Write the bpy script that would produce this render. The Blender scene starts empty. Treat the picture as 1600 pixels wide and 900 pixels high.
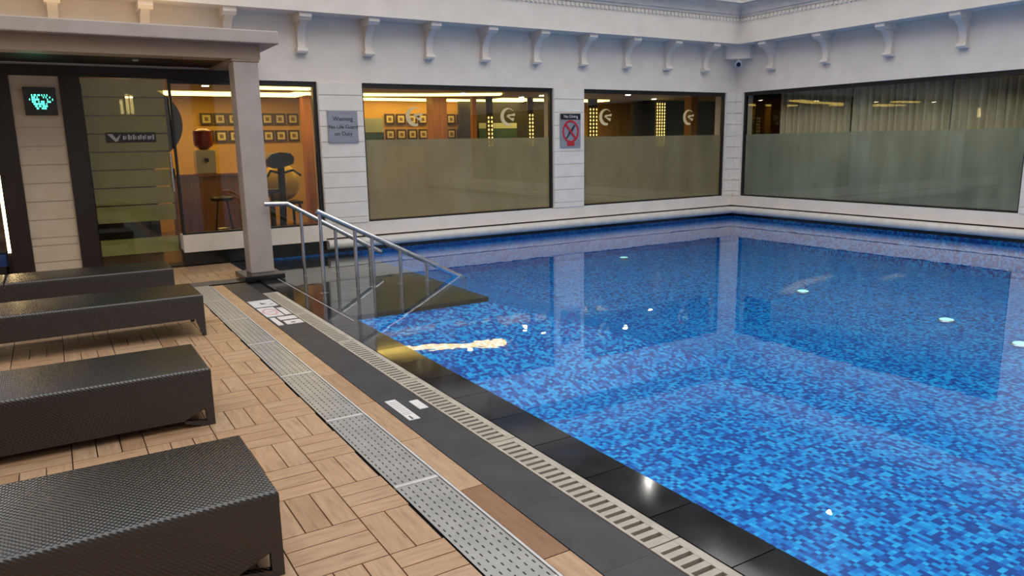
import bpy, bmesh, math, random
from mathutils import Vector, Matrix
random.seed(7)
S = bpy.context.scene
COL = S.collection
PI = math.pi

# ------------------------------------------------------------------ camera
cam = bpy.data.cameras.new('camera')
cam.sensor_width = 36; cam.lens = 1160 / 1600 * 36; cam.clip_end = 200; cam.clip_start = 0.05
camo = bpy.data.objects.new('camera', cam); COL.objects.link(camo)
def _ray(x, y): return Vector((x - 800, y - 450, 1160))
_X = _ray(2730, 188).normalized()
_Y = _ray(72, 236); _Y = (_Y - _X * _X.dot(_Y)).normalized()
_Z = _X.cross(_Y)
M = Matrix(((_X[0], -_X[1], -_X[2], 0), (_Y[0], -_Y[1], -_Y[2], 0), (_Z[0], -_Z[1], -_Z[2], 0), (0, 0, 0, 1)))
CAMZ = 1.6
camo.matrix_world = Matrix.Translation((0, 0, CAMZ)) @ M
S.camera = camo

# ------------------------------------------------------------------ sky and exposure
S.view_settings.view_transform = 'Standard'
S.view_settings.look = 'None'
S.view_settings.gamma = 1
S.view_settings.use_curve_mapping = False
S.view_settings.exposure = 0.85
W = bpy.data.worlds.new('overcast_sky'); S.world = W; W.use_nodes = True
bg = W.node_tree.nodes['Background']
bg.inputs[0].default_value = (1.0, 0.985, 0.965, 1); bg.inputs[1].default_value = 1.2

# ------------------------------------------------------------------ materials
def lin(r, g, b):
    f = lambda c: (c / 255 / 12.92) if c <= 10 else ((c / 255 + .055) / 1.055) ** 2.4
    return (f(r), f(g), f(b), 1)
class NT:
    def __init__(s, name):
        s.m = bpy.data.materials.new(name); s.m.use_nodes = True
        s.t = s.m.node_tree; s.n = s.t.nodes; s.b = s.n['Principled BSDF']; s.out = s.n['Material Output']
    def new(s, typ, **kw):
        n = s.n.new(typ)
        for k, v in kw.items():
            if hasattr(n, k): setattr(n, k, v)
            else: n.inputs[k.replace('_', ' ')].default_value = v
        return n
    def link(s, a, b): s.t.links.new(a, b)
    def ramp(s, fac, stops, interp='LINEAR'):
        r = s.n.new('ShaderNodeValToRGB'); r.color_ramp.interpolation = interp
        e = r.color_ramp.elements
        while len(e) < len(stops): e.new(0.5)
        for q, (p, c) in zip(e, stops): q.position = p; q.color = c
        s.link(fac, r.inputs[0]); return r.outputs[0]
    def math(s, op, a, b=None):
        n = s.n.new('ShaderNodeMath'); n.operation = op
        for i, v in enumerate((a, b)):
            if v is None: continue
            if isinstance(v, (int, float)): n.inputs[i].default_value = v
            else: s.link(v, n.inputs[i])
        return n.outputs[0]
    def mix(s, fac, a, b):
        n = s.n.new('ShaderNodeMix'); n.data_type = 'RGBA'
        for sock, v in ((n.inputs[0], fac), (n.inputs[6], a), (n.inputs[7], b)):
            if isinstance(v, (int, float, tuple)): sock.default_value = v
            else: s.link(v, sock)
        return n.outputs[2]
    def bump(s, h, strength=.3, dist=.01):
        n = s.n.new('ShaderNodeBump'); n.inputs['Strength'].default_value = strength; n.inputs['Distance'].default_value = dist
        s.link(h, n.inputs['Height']); s.link(n.outputs[0], s.b.inputs['Normal']); return n.outputs[0]
    def coord(s, kind='Object', scale=None):
        c = s.n.new('ShaderNodeTexCoord').outputs[kind]
        if scale is None: return c
        mp = s.n.new('ShaderNodeMapping'); mp.inputs['Scale'].default_value = scale
        s.link(c, mp.inputs[0]); return mp.outputs[0]
    def noise(s, vec, scale, detail=4, rough=.5):
        n = s.n.new('ShaderNodeTexNoise'); n.inputs['Scale'].default_value = scale
        n.inputs['Detail'].default_value = detail; n.inputs['Roughness'].default_value = rough
        s.link(vec, n.inputs['Vector']); return n.outputs[0]

def speckle(name, c1, c2, scale=8, rough=.5, metal=0, bump=.0, spec=None, stretch=(1, 1, 1), rvar=0.0):
    t = NT(name); v = t.coord('Object', stretch); f = t.noise(v, scale)
    t.link(t.ramp(f, [(.3, c1), (.7, c2)]), t.b.inputs['Base Color'])
    t.b.inputs['Roughness'].default_value = rough; t.b.inputs['Metallic'].default_value = metal
    if rvar:
        t.link(t.math('ADD', t.math('MULTIPLY', t.noise(v, scale * .6), rvar), rough - rvar / 2), t.b.inputs['Roughness'])
    if spec is not None: t.b.inputs['Specular IOR Level'].default_value = spec
    if bump: t.bump(t.noise(v, scale * 6), bump, .004)
    return t.m
def glow(name, c, strength):
    t = NT(name); t.b.inputs['Base Color'].default_value = c
    t.b.inputs['Emission Color'].default_value = c; t.b.inputs['Emission Strength'].default_value = strength
    v = t.coord('Object'); t.link(t.math('ADD', t.math('MULTIPLY', t.noise(v, 5), .2), .3), t.b.inputs['Roughness'])
    return t.m

MT = {}
MT['white'] = speckle('white_painted_render', lin(216, 208, 198), lin(226, 218, 208), 3, .6, bump=.05)
MT['stone'] = speckle('white_stone_cladding', lin(218, 212, 204), lin(228, 222, 214), 5, .45, bump=.03)
MT['cream'] = speckle('cream_stone_cladding', lin(205, 190, 165), lin(214, 200, 178), 5, .45, bump=.03)  # white pier stone with the entrance's warm light put into its colour
MT['ledge'] = speckle('pale_grey_ledge_stone', lin(188, 184, 178), lin(206, 202, 196), 6, .35)
MT['canopy'] = speckle('grey_canopy_paint', lin(168, 158, 152), lin(178, 168, 162), 4, .45)
MT['beam'] = speckle('taupe_beam_paint', lin(146, 126, 108), lin(156, 136, 118), 4, .5)
MT['darkwood'] = speckle('dark_stained_wood', lin(22, 13, 8), lin(36, 22, 14), 6, .45, stretch=(8, 8, .6))
MT['wood'] = speckle('warm_oak_veneer', lin(150, 92, 40), lin(176, 114, 56), 4, .4, stretch=(6, 6, .5))
MT['tanwall'] = speckle('tan_wallpaper', lin(186, 142, 62), lin(198, 154, 74), 3, .6)
MT['gymfloor'] = speckle('brown_gym_floor', lin(88, 62, 38), lin(110, 80, 50), 3, .25, stretch=(1, 6, 1))
MT['gymceil'] = speckle('gym_ceiling_paint', lin(170, 150, 110), lin(182, 162, 122), 2, .6)
MT['dark'] = speckle('dark_room_paint', lin(30, 28, 26), lin(42, 38, 35), 3, .6)
MT['black'] = speckle('black_powder_coat', lin(14, 14, 15), lin(24, 24, 26), 20, .35)
MT['granite'] = speckle('wet_black_granite', lin(8, 9, 12), lin(34, 37, 42), 5, .08, rvar=.14)
MT['stepgranite'] = speckle('black_step_granite', lin(16, 17, 17), lin(30, 31, 29), 9, .15)
MT['slate'] = speckle('dark_slate', lin(36, 37, 43), lin(50, 51, 58), 5, .5, bump=.08)
MT['steel'] = speckle('brushed_steel', lin(190, 192, 198), lin(215, 217, 222), 12, .22, metal=1, stretch=(1, 1, 1))
MT['coversteel'] = speckle('grey_drain_cover', lin(150, 151, 150), lin(172, 172, 170), 5, .32, metal=.3, rvar=.2)
MT['seam'] = speckle('pale_joint_plate', lin(182, 182, 184), lin(200, 200, 202), 8, .3)
MT['grate'] = speckle('cream_plastic_grate', lin(150, 145, 136), lin(178, 172, 162), 8, .4, bump=.05)
MT['void'] = speckle('drain_void', lin(16, 16, 16), lin(26, 25, 24), 8, .7)
MT['tilewhite'] = speckle('white_marker_tile', lin(206, 206, 208), lin(222, 222, 224), 10, .2)
MT['markgrey'] = speckle('marker_print', lin(70, 70, 76), lin(96, 96, 102), 20, .4)
MT['markpink'] = speckle('marker_red_print', lin(196, 140, 140), lin(206, 156, 156), 20, .4)
MT['signgrey'] = speckle('brushed_sign_plate', lin(140, 144, 154), lin(156, 160, 170), 4, .35, metal=.3, stretch=(1, 1, 10))
MT['signdark'] = speckle('sign_ink', lin(38, 40, 48), lin(50, 52, 60), 20, .5)
MT['signred'] = speckle('sign_red', lin(176, 32, 52), lin(190, 44, 60), 20, .4)
MT['signwhite'] = speckle('sign_white', lin(190, 190, 194), lin(205, 205, 208), 20, .4)
MT['logo'] = speckle('logo_vinyl', lin(206, 188, 140), lin(216, 200, 152), 6, .4)
MT['frameblk'] = speckle('picture_frame_brown', lin(44, 32, 22), lin(60, 44, 30), 20, .4)
MT['mat_board'] = speckle('picture_mount', lin(196, 176, 124), lin(208, 190, 140), 10, .6)
MT['print'] = speckle('picture_print', lin(80, 66, 40), lin(130, 110, 70), 14, .6)
MT['teal'] = speckle('teal_screen', lin(50, 74, 70), lin(76, 102, 96), 2, .3)
MT['paleblind'] = speckle('pale_blind', lin(176, 184, 168), lin(190, 198, 182), 3, .6)
MT['yellowball'] = speckle('yellow_vinyl', lin(222, 176, 20), lin(236, 192, 30), 3, .3)
MT['redplastic'] = speckle('red_bottle_plastic', lin(120, 22, 20), lin(140, 34, 28), 5, .25)
MT['whiteplastic'] = speckle('white_plastic', lin(200, 190, 165), lin(214, 204, 180), 5, .4)
MT['blue'] = speckle('blue_upholstery', lin(16, 50, 110), lin(24, 62, 128), 8, .6)
MT['rock'] = speckle('rough_grey_stone', lin(70, 64, 56), lin(150, 138, 120), 12, .7, bump=.8)
MT['orange'] = speckle('orange_panel', lin(190, 98, 24), lin(206, 116, 36), 3, .5)  # orange light beside the entrance put into the panel colour
MT['curtain'] = speckle('sheer_beige_curtain', lin(200, 192, 172), lin(216, 208, 188), 5, .8, stretch=(8, 8, .5))
MT['camwhite'] = speckle('camera_housing', lin(150, 160, 178), lin(168, 176, 190), 8, .35)
MT['lens'] = speckle('camera_lens_black', lin(6, 6, 8), lin(14, 14, 18), 8, .08)
MT['cove'] = glow('warm_cove_light', (1, .68, .17, 1), 4.2)
MT['downlight'] = glow('warm_downlight', (1, .86, .6, 1), 30)
MT['uplight'] = glow('warm_uplight', (1, .62, .26, 1), 14)
MT['strip'] = glow('warm_led_strip', (1, .72, .36, 1), 9)
MT['crystal'] = glow('lit_crystal_bead', (1, .7, .2, 1), 1.8)
MT['pendant'] = glow('lit_pendant_tube', (1, .76, .36, 1), 5)
MT['led'] = glow('green_led_dot', (.05, 1, .5, 1), 5)
MT['poollamp'] = glow('turquoise_pool_lamp', (.45, 1, .9, 1), .45)
MT['flood'] = glow('white_flood_lens', (1, .97, .9, 1), 60)

def plank_mat():
    t = NT('wood_look_plank')
    oi = t.n.new('ShaderNodeObjectInfo'); ge = t.n.new('ShaderNodeNewGeometry')
    r = t.math('FRACT', t.math('ADD', oi.outputs['Random'], ge.outputs['Random Per Island']))
    uv = t.n.new('ShaderNodeUVMap')
    off = t.n.new('ShaderNodeCombineXYZ'); t.link(t.math('MULTIPLY', r, 37.0), off.inputs[2])
    add = t.n.new('ShaderNodeVectorMath'); add.operation = 'ADD'; t.link(uv.outputs[0], add.inputs[0]); t.link(off.outputs[0], add.inputs[1])
    mp = t.n.new('ShaderNodeMapping'); mp.inputs['Scale'].default_value = (4, 26, 1); t.link(add.outputs[0], mp.inputs[0])
    g = t.noise(mp.outputs[0], 1.6, 5, .6)
    grain = t.ramp(g, [(.22, lin(140, 112, 88)), (.45, lin(170, 142, 116)), (.75, lin(186, 160, 134))])
    tone = t.ramp(r, [(0, lin(186, 160, 138)), (.03, lin(228, 214, 200)), (.1, lin(255, 246, 236)), (.5, lin(246, 236, 226)), (1, lin(255, 255, 252))])
    mm = t.n.new('ShaderNodeMix'); mm.data_type = 'RGBA'; mm.blend_type = 'MULTIPLY'; mm.inputs[0].default_value = 1
    t.link(grain, mm.inputs[6]); t.link(tone, mm.inputs[7])
    t.link(mm.outputs[2], t.b.inputs['Base Color']); t.b.inputs['Roughness'].default_value = .42
    t.bump(g, .12, .002)
    return t.m
MT['plank'] = plank_mat()

def mosaic_mat():
    t = NT('blue_glass_mosaic')
    p = t.n.new('ShaderNodeNewGeometry').outputs['Position']
    sc = t.n.new('ShaderNodeVectorMath'); sc.operation = 'MULTIPLY'; sc.inputs[1].default_value = (33, 33, 33); t.link(p, sc.inputs[0])
    ad = t.n.new('ShaderNodeVectorMath'); ad.operation = 'ADD'; ad.inputs[1].default_value = (.31, .37, .43); t.link(sc.outputs[0], ad.inputs[0])
    fl = t.n.new('ShaderNodeVectorMath'); fl.operation = 'FLOOR'; t.link(ad.outputs[0], fl.inputs[0])
    wn = t.n.new('ShaderNodeTexWhiteNoise'); wn.noise_dimensions = '3D'; t.link(fl.outputs[0], wn.inputs[0])
    cl = t.noise(fl.outputs[0], .45, 2, .6)       # tiles gather into loose patches
    v = t.math('ADD', t.math('MULTIPLY', wn.outputs[0], .62), t.math('MULTIPLY', cl, .42))
    colr = t.ramp(v, [(0, lin(0, 66, 150)), (.36, lin(0, 86, 178)), (.48, lin(0, 122, 208)), (.58, lin(0, 150, 228)), (.74, lin(30, 172, 236))], 'CONSTANT')
    fr = t.n.new('ShaderNodeVectorMath'); fr.operation = 'FRACTION'; t.link(ad.outputs[0], fr.inputs[0])
    sx = t.n.new('ShaderNodeSeparateXYZ'); t.link(fr.outputs[0], sx.inputs[0])
    gx = t.math('LESS_THAN', sx.outputs[0], .07); gy = t.math('LESS_THAN', sx.outputs[1], .07)
    g = t.math('MAXIMUM', gx, gy)
    t.link(t.mix(t.math('MULTIPLY', g, .55), colr, lin(0, 84, 168)), t.b.inputs['Base Color'])
    t.b.inputs['Roughness'].default_value = .25
    return t.m
MT['mosaic'] = mosaic_mat()

def schlick(t, f0, normal=None):
    g = t.n.new('ShaderNodeNewGeometry')
    d = t.n.new('ShaderNodeVectorMath'); d.operation = 'DOT_PRODUCT'
    t.link(normal or g.outputs['Normal'], d.inputs[0]); t.link(g.outputs['Incoming'], d.inputs[1])
    c = t.math('SUBTRACT', 1.0, t.math('ABSOLUTE', d.outputs['Value']))
    return t.math('ADD', t.math('MULTIPLY', t.math('POWER', c, 5.0), 1 - f0), f0)
def water_mat():
    t = NT('still_pool_water')
    v = t.coord('Object'); h = t.noise(v, 2.2, 3, .55)
    bp = t.n.new('ShaderNodeBump'); bp.inputs['Strength'].default_value = .035; bp.inputs['Distance'].default_value = .03; t.link(h, bp.inputs['Height'])
    fr = schlick(t, .021, bp.outputs[0])
    gl = t.n.new('ShaderNodeBsdfGlossy'); gl.inputs['Roughness'].default_value = 0.0; t.link(bp.outputs[0], gl.inputs['Normal'])
    tr = t.n.new('ShaderNodeBsdfTransparent'); tr.inputs[0].default_value = (.9, .98, 1, 1)
    mx = t.n.new('ShaderNodeMixShader'); t.link(fr, mx.inputs[0]); t.link(tr.outputs[0], mx.inputs[1]); t.link(gl.outputs[0], mx.inputs[2])
    t.link(mx.outputs[0], t.out.inputs[0]); return t.m
MT['water'] = water_mat()

def glass_mat(name, tint, ior=1.45):
    t = NT(name)
    fr = schlick(t, .04)
    gl = t.n.new('ShaderNodeBsdfGlossy'); gl.inputs['Roughness'].default_value = 0.0
    tr = t.n.new('ShaderNodeBsdfTransparent')
    f = t.noise(t.coord('Object'), 1.5)
    t.link(t.ramp(f, [(.3, tint), (.7, tuple(min(1, c * 1.04) for c in tint[:3]) + (1,))]), tr.inputs[0])
    mx = t.n.new('ShaderNodeMixShader'); t.link(fr, mx.inputs[0]); t.link(tr.outputs[0], mx.inputs[1]); t.link(gl.outputs[0], mx.inputs[2])
    t.link(mx.outputs[0], t.out.inputs[0]); return t.m
MT['glass'] = glass_mat('clear_window_glass', (.86, .88, .84, 1))
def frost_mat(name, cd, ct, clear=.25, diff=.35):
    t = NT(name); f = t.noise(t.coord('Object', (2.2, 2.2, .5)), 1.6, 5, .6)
    c1 = t.ramp(f, [(.3, tuple(c * .72 for c in cd[:3]) + (1,)), (.7, tuple(min(1, c * 1.2) for c in cd[:3]) + (1,))])  # streaks mix dirt smears with the room's blurred glow painted in
    d = t.n.new('ShaderNodeBsdfDiffuse'); t.link(c1, d.inputs[0])
    l = t.n.new('ShaderNodeBsdfTranslucent'); l.inputs[0].default_value = ct
    tr = t.n.new('ShaderNodeBsdfTransparent'); tr.inputs[0].default_value = (.8, .8, .74, 1)
    m1 = t.n.new('ShaderNodeMixShader'); m1.inputs[0].default_value = 1 - diff; t.link(d.outputs[0], m1.inputs[1]); t.link(l.outputs[0], m1.inputs[2])
    m2 = t.n.new('ShaderNodeMixShader'); m2.inputs[0].default_value = clear; t.link(m1.outputs[0], m2.inputs[1]); t.link(tr.outputs[0], m2.inputs[2])
    t.link(m2.outputs[0], t.out.inputs[0]); return t.m
MT['upper'] = speckle('grey_upper_render', lin(84, 82, 80), lin(98, 96, 94), 2, .7)
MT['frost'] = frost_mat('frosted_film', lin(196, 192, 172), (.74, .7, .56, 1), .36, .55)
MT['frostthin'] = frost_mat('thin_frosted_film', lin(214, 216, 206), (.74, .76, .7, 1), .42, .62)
MT['doorfrost'] = frost_mat('green_frosted_film', lin(176, 178, 120), (.74, .74, .4, 1), .28, .55)

def wicker_mat():
    t = NT('dark_woven_wicker')
    c = t.coord('Object'); sx = t.n.new('ShaderNodeSeparateXYZ'); t.link(c, sx.inputs[0])
    k = 2 * PI / .021
    u = t.math('MULTIPLY', t.math('ADD', sx.outputs[0], t.math('MULTIPLY', sx.outputs[2], .35)), k)
    v = t.math('MULTIPLY', t.math('ADD', sx.outputs[1], sx.outputs[2]), k * .8)
    w = t.math('MULTIPLY', t.math('SINE', u), t.math('SINE', v))
    f = t.math('ADD', t.math('MULTIPLY', w, .5), .5)
    t.link(t.ramp(f, [(.1, lin(4, 4, 6)), (.8, lin(17, 18, 23))]), t.b.inputs['Base Color'])
    t.b.inputs['Roughness'].default_value = .27; t.b.inputs['Specular IOR Level'].default_value = 1.0
    t.bump(f, .55, .004); return t.m
MT['wicker'] = wicker_mat()

# ------------------------------------------------------------------ mesh helpers
def box(bm, x0, x1, y0, y1, z0, z1):
    v = [bm.verts.new((x, y, z)) for z in (z0, z1) for y in (y0, y1) for x in (x0, x1)]
    for q in ((0, 2, 3, 1), (4, 5, 7, 6), (0, 1, 5, 4), (2, 6, 7, 3), (0, 4, 6, 2), (1, 3, 7, 5)):
        bm.faces.new([v[i] for i in q])
    return v
def prism(bm, pts, fn):        # pts: 2D outline, fn(p, side) -> 3D
    a = [bm.verts.new(fn(p, 0)) for p in pts]; b = [bm.verts.new(fn(p, 1)) for p in pts]
    n = len(pts); bm.faces.new(a); bm.faces.new(b[::-1])
    for i in range(n): bm.faces.new((a[i], b[i], b[(i + 1) % n], a[(i + 1) % n]))
def lathe(bm, prof, cx, cy, seg=24):
    rings = []
    for r, z in prof:
        rings.append([bm.verts.new((cx + r * math.cos(2 * PI * i / seg), cy + r * math.sin(2 * PI * i / seg), z)) for i in range(seg)])
    for a, b in zip(rings, rings[1:]):
        for i in range(seg): bm.faces.new((a[i], a[(i + 1) % seg], b[(i + 1) % seg], b[i]))
    bm.faces.new(rings[0][::-1]); bm.faces.new(rings[-1])
def tube(bm, pts, r, seg=12):
    pts = [Vector(p) for p in pts]; rings = []
    for i, p in enumerate(pts):
        d = ((pts[i] - pts[i - 1]).normalized() if i else Vector()) + ((pts[i + 1] - pts[i]).normalized() if i < len(pts) - 1 else Vector())
        d.normalize(); up = Vector((0, 1, 0)) if abs(d.y) < .9 else Vector((0, 0, 1))
        a = d.cross(up).normalized(); b = d.cross(a)
        rings.append([bm.verts.new(p + r * (math.cos(2 * PI * k / seg) * a + math.sin(2 * PI * k / seg) * b)) for k in range(seg)])
    for a, b in zip(rings, rings[1:]):
        for i in range(seg): bm.faces.new((a[i], a[(i + 1) % seg], b[(i + 1) % seg], b[i]))
    bm.faces.new(rings[0][::-1]); bm.faces.new(rings[-1])
def obj(name, bm, m, parent=None, loc=None, bevel=0, smooth=False):
    bmesh.ops.recalc_face_normals(bm, faces=bm.faces[:])
    if bevel: bmesh.ops.bevel(bm, geom=bm.edges[:], offset=bevel, segments=2, profile=.6, affect='EDGES')
    me = bpy.data.meshes.new(name); bm.to_mesh(me); bm.free()
    if smooth:
        for p in me.polygons: p.use_smooth = True
        me.set_sharp_from_angle(angle=math.radians(40))
    return link(name, me, m, parent, loc)
def link(name, me, m, parent=None, loc=None):
    o = bpy.data.objects.new(name, me)
    if m and not me.materials: me.materials.append(MT[m])
    COL.objects.link(o)
    if parent is not None: o.parent = parent
    if loc is not None: o.location = loc
    return o
def B(name, m, parent, *boxes, bevel=0, **kw):
    bm = bmesh.new()
    for b in boxes: box(bm, *b)
    return obj(name, bm, m, parent, bevel=bevel, **kw)
def tag(o, label, cat, group=None, kind=None):
    o['label'] = label; o['category'] = cat
    if group: o['group'] = group
    if kind: o['kind'] = kind
    return o
def thing(name, label, cat, loc=(0, 0, 0), group=None, kind=None):
    o = bpy.data.objects.new(name, None); COL.objects.link(o); o.location = loc; o.empty_display_size = .1
    return tag(o, label, cat, group, kind)
def struct(o, label, cat): return tag(o, label, cat, kind='structure')
def rename_copy(src, parent, loc=None):
    c = src.copy(); COL.objects.link(c); c.parent = parent
    if loc is not None: c.location = loc
    return c
def text(name, body, size, m, parent, mat4, ext=.002, align='CENTER'):
    cu = bpy.data.curves.new(name, 'FONT'); cu.body = body; cu.size = size; cu.extrude = ext; cu.align_x = align; cu.align_y = 'CENTER'; cu.space_line = .95
    t = bpy.data.objects.new(name, cu); COL.objects.link(t)
    me = bpy.data.meshes.new_from_object(t.evaluated_get(bpy.context.evaluated_depsgraph_get()))
    bpy.data.objects.remove(t); me.materials.clear(); me.transform(mat4)
    return link(name, me, m, parent)
def facing_front(x, y, z):     # text plane standing upright, readable from -Y
    return Matrix.Translation((x, y, z)) @ Matrix.Rotation(PI / 2, 4, 'X')

# key places (metres): pool edge x, walls
YA, XB = 11.0, 12.2
EDGE = 2.29
ZW0, ZW1 = .43, 2.52
ZS = 3.42
GF0 = .03

# ================================================================== SETTING
# ---- pool
PF = -.55
bm = bmesh.new()
box(bm, EDGE, XB + .02, -4, YA + .02, PF - .1, PF)
pool = struct(obj('pool_basin', bm, 'mosaic'), 'blue glass mosaic floor and walls of the swimming pool', 'pool')
B('pool_wall', 'mosaic', pool, (XB - .04, XB, -4, YA, PF, 0))
B('pool_wall', 'mosaic', pool, (EDGE, XB - .04, YA - .04, YA, PF, 0))
B('pool_wall', 'mosaic', pool, (EDGE, XB - .04, -4, -3.96, PF, -.03))
B('pool_wall', 'mosaic', pool, (EDGE, EDGE + .04, -3.96, YA - .04, PF, -.03))
st = B('entry_platform', 'stepgranite', pool, (EDGE + .04, 3.86, 6.8, YA - .04, -.07, -.025))
bm = bmesh.new()      # tiled body, slope added so its sides catch top light
vt = [bm.verts.new(p) for p in ((EDGE + .04, 6.81, -.071), (3.85, 6.81, -.071), (3.85, YA - .04, -.071), (EDGE + .04, YA - .04, -.071))]
vb = [bm.verts.new(p) for p in ((EDGE + .04, 4.9, PF), (5.5, 4.9, PF), (5.5, YA - .04, PF), (EDGE + .04, YA - .04, PF))]
bm.faces.new(vt); bm.faces.new(vb)
for i in range(4): bm.faces.new((vt[i], vt[(i + 1) % 4], vb[(i + 1) % 4], vb[i]))
obj('platform_body', bm, 'mosaic', pool)
# water: one calm sheet
bm = bmesh.new()
v = [bm.verts.new(p) for p in ((EDGE, -3.96, -.004), (XB - .04, -3.96, -.004), (XB - .04, YA - .04, -.004), (EDGE, YA - .04, -.004))]
bm.faces.new(v)
water = tag(obj('pool_water', bm, 'water'), 'still clear water filling the blue swimming pool', 'water', kind='stuff')

# ---- deck
floor = struct(B('floor', 'void', None, (-4.5, 2.03, -4, YA + .02, -.3, -.03)), 'tan wood look plank deck beside the pool', 'floor')
BL = .35
def plank_mesh(L, Wd):
    bm = bmesh.new(); g = .003
    box(bm, -L / 2 + g, L / 2 - g, -Wd / 2 + g, Wd / 2 - g, -.03, 0)
    uvl = bm.loops.layers.uv.new('UVMap')
    for f in bm.faces:
        for l in f.loops: l[uvl].uv = (l.vert.co.x, l.vert.co.y)
    me = bpy.data.meshes.new('plank'); bm.to_mesh(me); bm.free(); me.materials.append(MT['plank']); return me
pieces = []                       # (cx, cy, rot, L, W)
X0 = .975
for i in range(-14, 4):
    for j in range(-14, 23):
        x0 = X0 + i * BL; y0 = 3.265 + j * BL
        x1 = min(x0 + BL, 1.215 if y0 < 9.5 else 2.025); y1 = min(y0 + BL, YA - .02)
        if x1 - x0 < .02 or y1 - y0 < .02: continue
        along_x = (i + j) % 2 == 1
        for k in range(3):
            w = BL / 3
            if along_x:
                a, b = y0 + k * w, min(y0 + (k + 1) * w, y1)
                if b - a > .02: pieces.append(((x0 + x1) / 2, (a + b) / 2, 0, x1 - x0, b - a))
            else:
                a, b = x0 + k * w, min(x0 + (k + 1) * w, x1)
                if b - a > .02: pieces.append(((a + b) / 2, (y0 + y1) / 2, PI / 2, y1 - y0, b - a))
def in_view(p):                   # rough: inside the photograph's frame on the deck
    q = camo.matrix_world.inverted() @ Vector((p[0], p[1], 0))
    if q.z > -.3: return False
    px = 800 + 1160 * q.x / -q.z; py = 450 - 1160 * q.y / -q.z
    return -30 < px < 1630 and -30 < py < 930
pieces.sort(key=lambda p: (not in_view(p), p[0] ** 2 + p[1] ** 2))
cache = {}
for p in pieces[:300]:
    key = (round(p[3], 3), round(p[4], 3))
    if key not in cache: cache[key] = plank_mesh(*key)
    o = link('plank', cache[key], None, floor, (p[0], p[1], 0)); o.rotation_euler.z = p[2]
bm = bmesh.new(); uvl = bm.loops.layers.uv.new('UVMap')
for p in pieces[300:]:
    n0 = len(bm.faces); g = .003; hx, hy = (p[3] / 2 - g, p[4] / 2 - g)
    if p[2]: hx, hy = hy, hx
    vs = box(bm, p[0] - hx, p[0] + hx, p[1] - hy, p[1] + hy, -.03, 0); bm.faces.ensure_lookup_table()
    for f in bm.faces[n0:]:
        for l in f.loops:
            dx, dy = l.vert.co.x - p[0], l.vert.co.y - p[1]; l[uvl].uv = (dy, dx) if p[2] else (dx, dy)
rest = obj('plank_field', bm, 'plank', floor); rest['kind'] = 'stuff'
# border planks, slate, coping: real slabs
y = 9.2
while y > -3.5:
    me = cache.setdefault('border', plank_mesh(.70, .128))
    o = link('border_plank', me, None, floor, (1.53, y - .35, 0)); o.rotation_euler.z = PI / 2; y -= .70
sl = None; y = 9.2
while y > -3.5:
    if sl is None: sl = B('slate_slab', 'slate', floor, (1.597, 1.853, -.5995, -.0005, -.03, 0), loc=(0, y, 0))
    else: rename_copy(sl, floor, (0, y, 0))
    y -= .6
coping = struct(B('pool_coping', 'void', None, (2.03, EDGE, -4, YA + .02, -.3, -.03)), 'wet black granite edge slabs along the pool', 'coping')
gs = None; y = YA - .04
while y > -3.5:
    if gs is None: gs = B('granite_slab', 'granite', coping, (2.034, EDGE, -.457, -.003, -.03, 0), loc=(0, y, 0))
    else: rename_copy(gs, coping, (0, y, 0))
    y -= .46
# steel angle between drain cover and border planks
struct(B('trim_1', 'seam', None, (1.452, 1.464, -3.5, 9.2, -.03, .003)), 'thin pale metal edge strip along the drain covers', 'trim')
struct(B('trim_2', 'stepgranite', None, (1.22, 2.03, 9.28, 9.56, -.03, .001)), 'dark wet stone floor around the canopy column', 'floor')

struct(B('trim_17', 'seam', None, (2.238, 2.245, 6.5, 9.2, 0, .004)), 'thin pale line in the black pool edge before the handrails', 'trim')  # pale strip painted for the bright meniscus at the water's edge
# ---- back wall (with windows and entrance)
wa = struct(B('wall_back', 'white', None,
    (-1.2, XB + .3, YA, YA + .3, ZW1, ZS + .5),
    (1.45, 3.45, YA, YA + .3, .19, ZW0), (3.45, XB + .3, YA, YA + .3, .225, ZW0),
    (3.45, 4.14, YA, YA + .3, ZW0, ZW1), (7.64, 8.31, YA, YA + .3, ZW0, ZW1), (11.94, XB + .3, YA, YA + .3, ZW0, ZW1)),
    'white back wall of the pool court with window openings', 'wall')
B('plinth', 'stepgranite', wa, (1.45, XB + .3, YA + .02, YA + .3, -.6, .215))
B('water_line_tile', 'stepgranite', wa, (EDGE, XB - .04, YA - .04, YA + .02, 0, .06))  # black strip paints the shadow gap under the ledge
wb = struct(B('wall_right', 'white', None,
    (XB, XB + .3, -4, YA, ZW1, ZS + .5), (XB, XB + .3, -4, YA, .225, ZW0),
    (XB, XB + .3, 10.8, YA, ZW0, ZW1), (XB, XB + .3, 4.8, 5.48, ZW0, ZW1), (XB, XB + .3, -4, -.3, ZW0, ZW1)),
    'white right wall of the pool court with a wide curtained window', 'wall')
B('plinth', 'stepgranite', wb, (XB + .02, XB + .3, -4, YA, -.6, .215))
B('water_line_tile', 'stepgranite', wb, (XB - .04, XB + .02, -4, YA, 0, .06))
pier = struct(B('wall_pier', 'cream', None, (-.3, .22, YA, YA + .3, 0, ZW1)), 'cream stone pier between dark posts at the entrance', 'wall')
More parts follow.
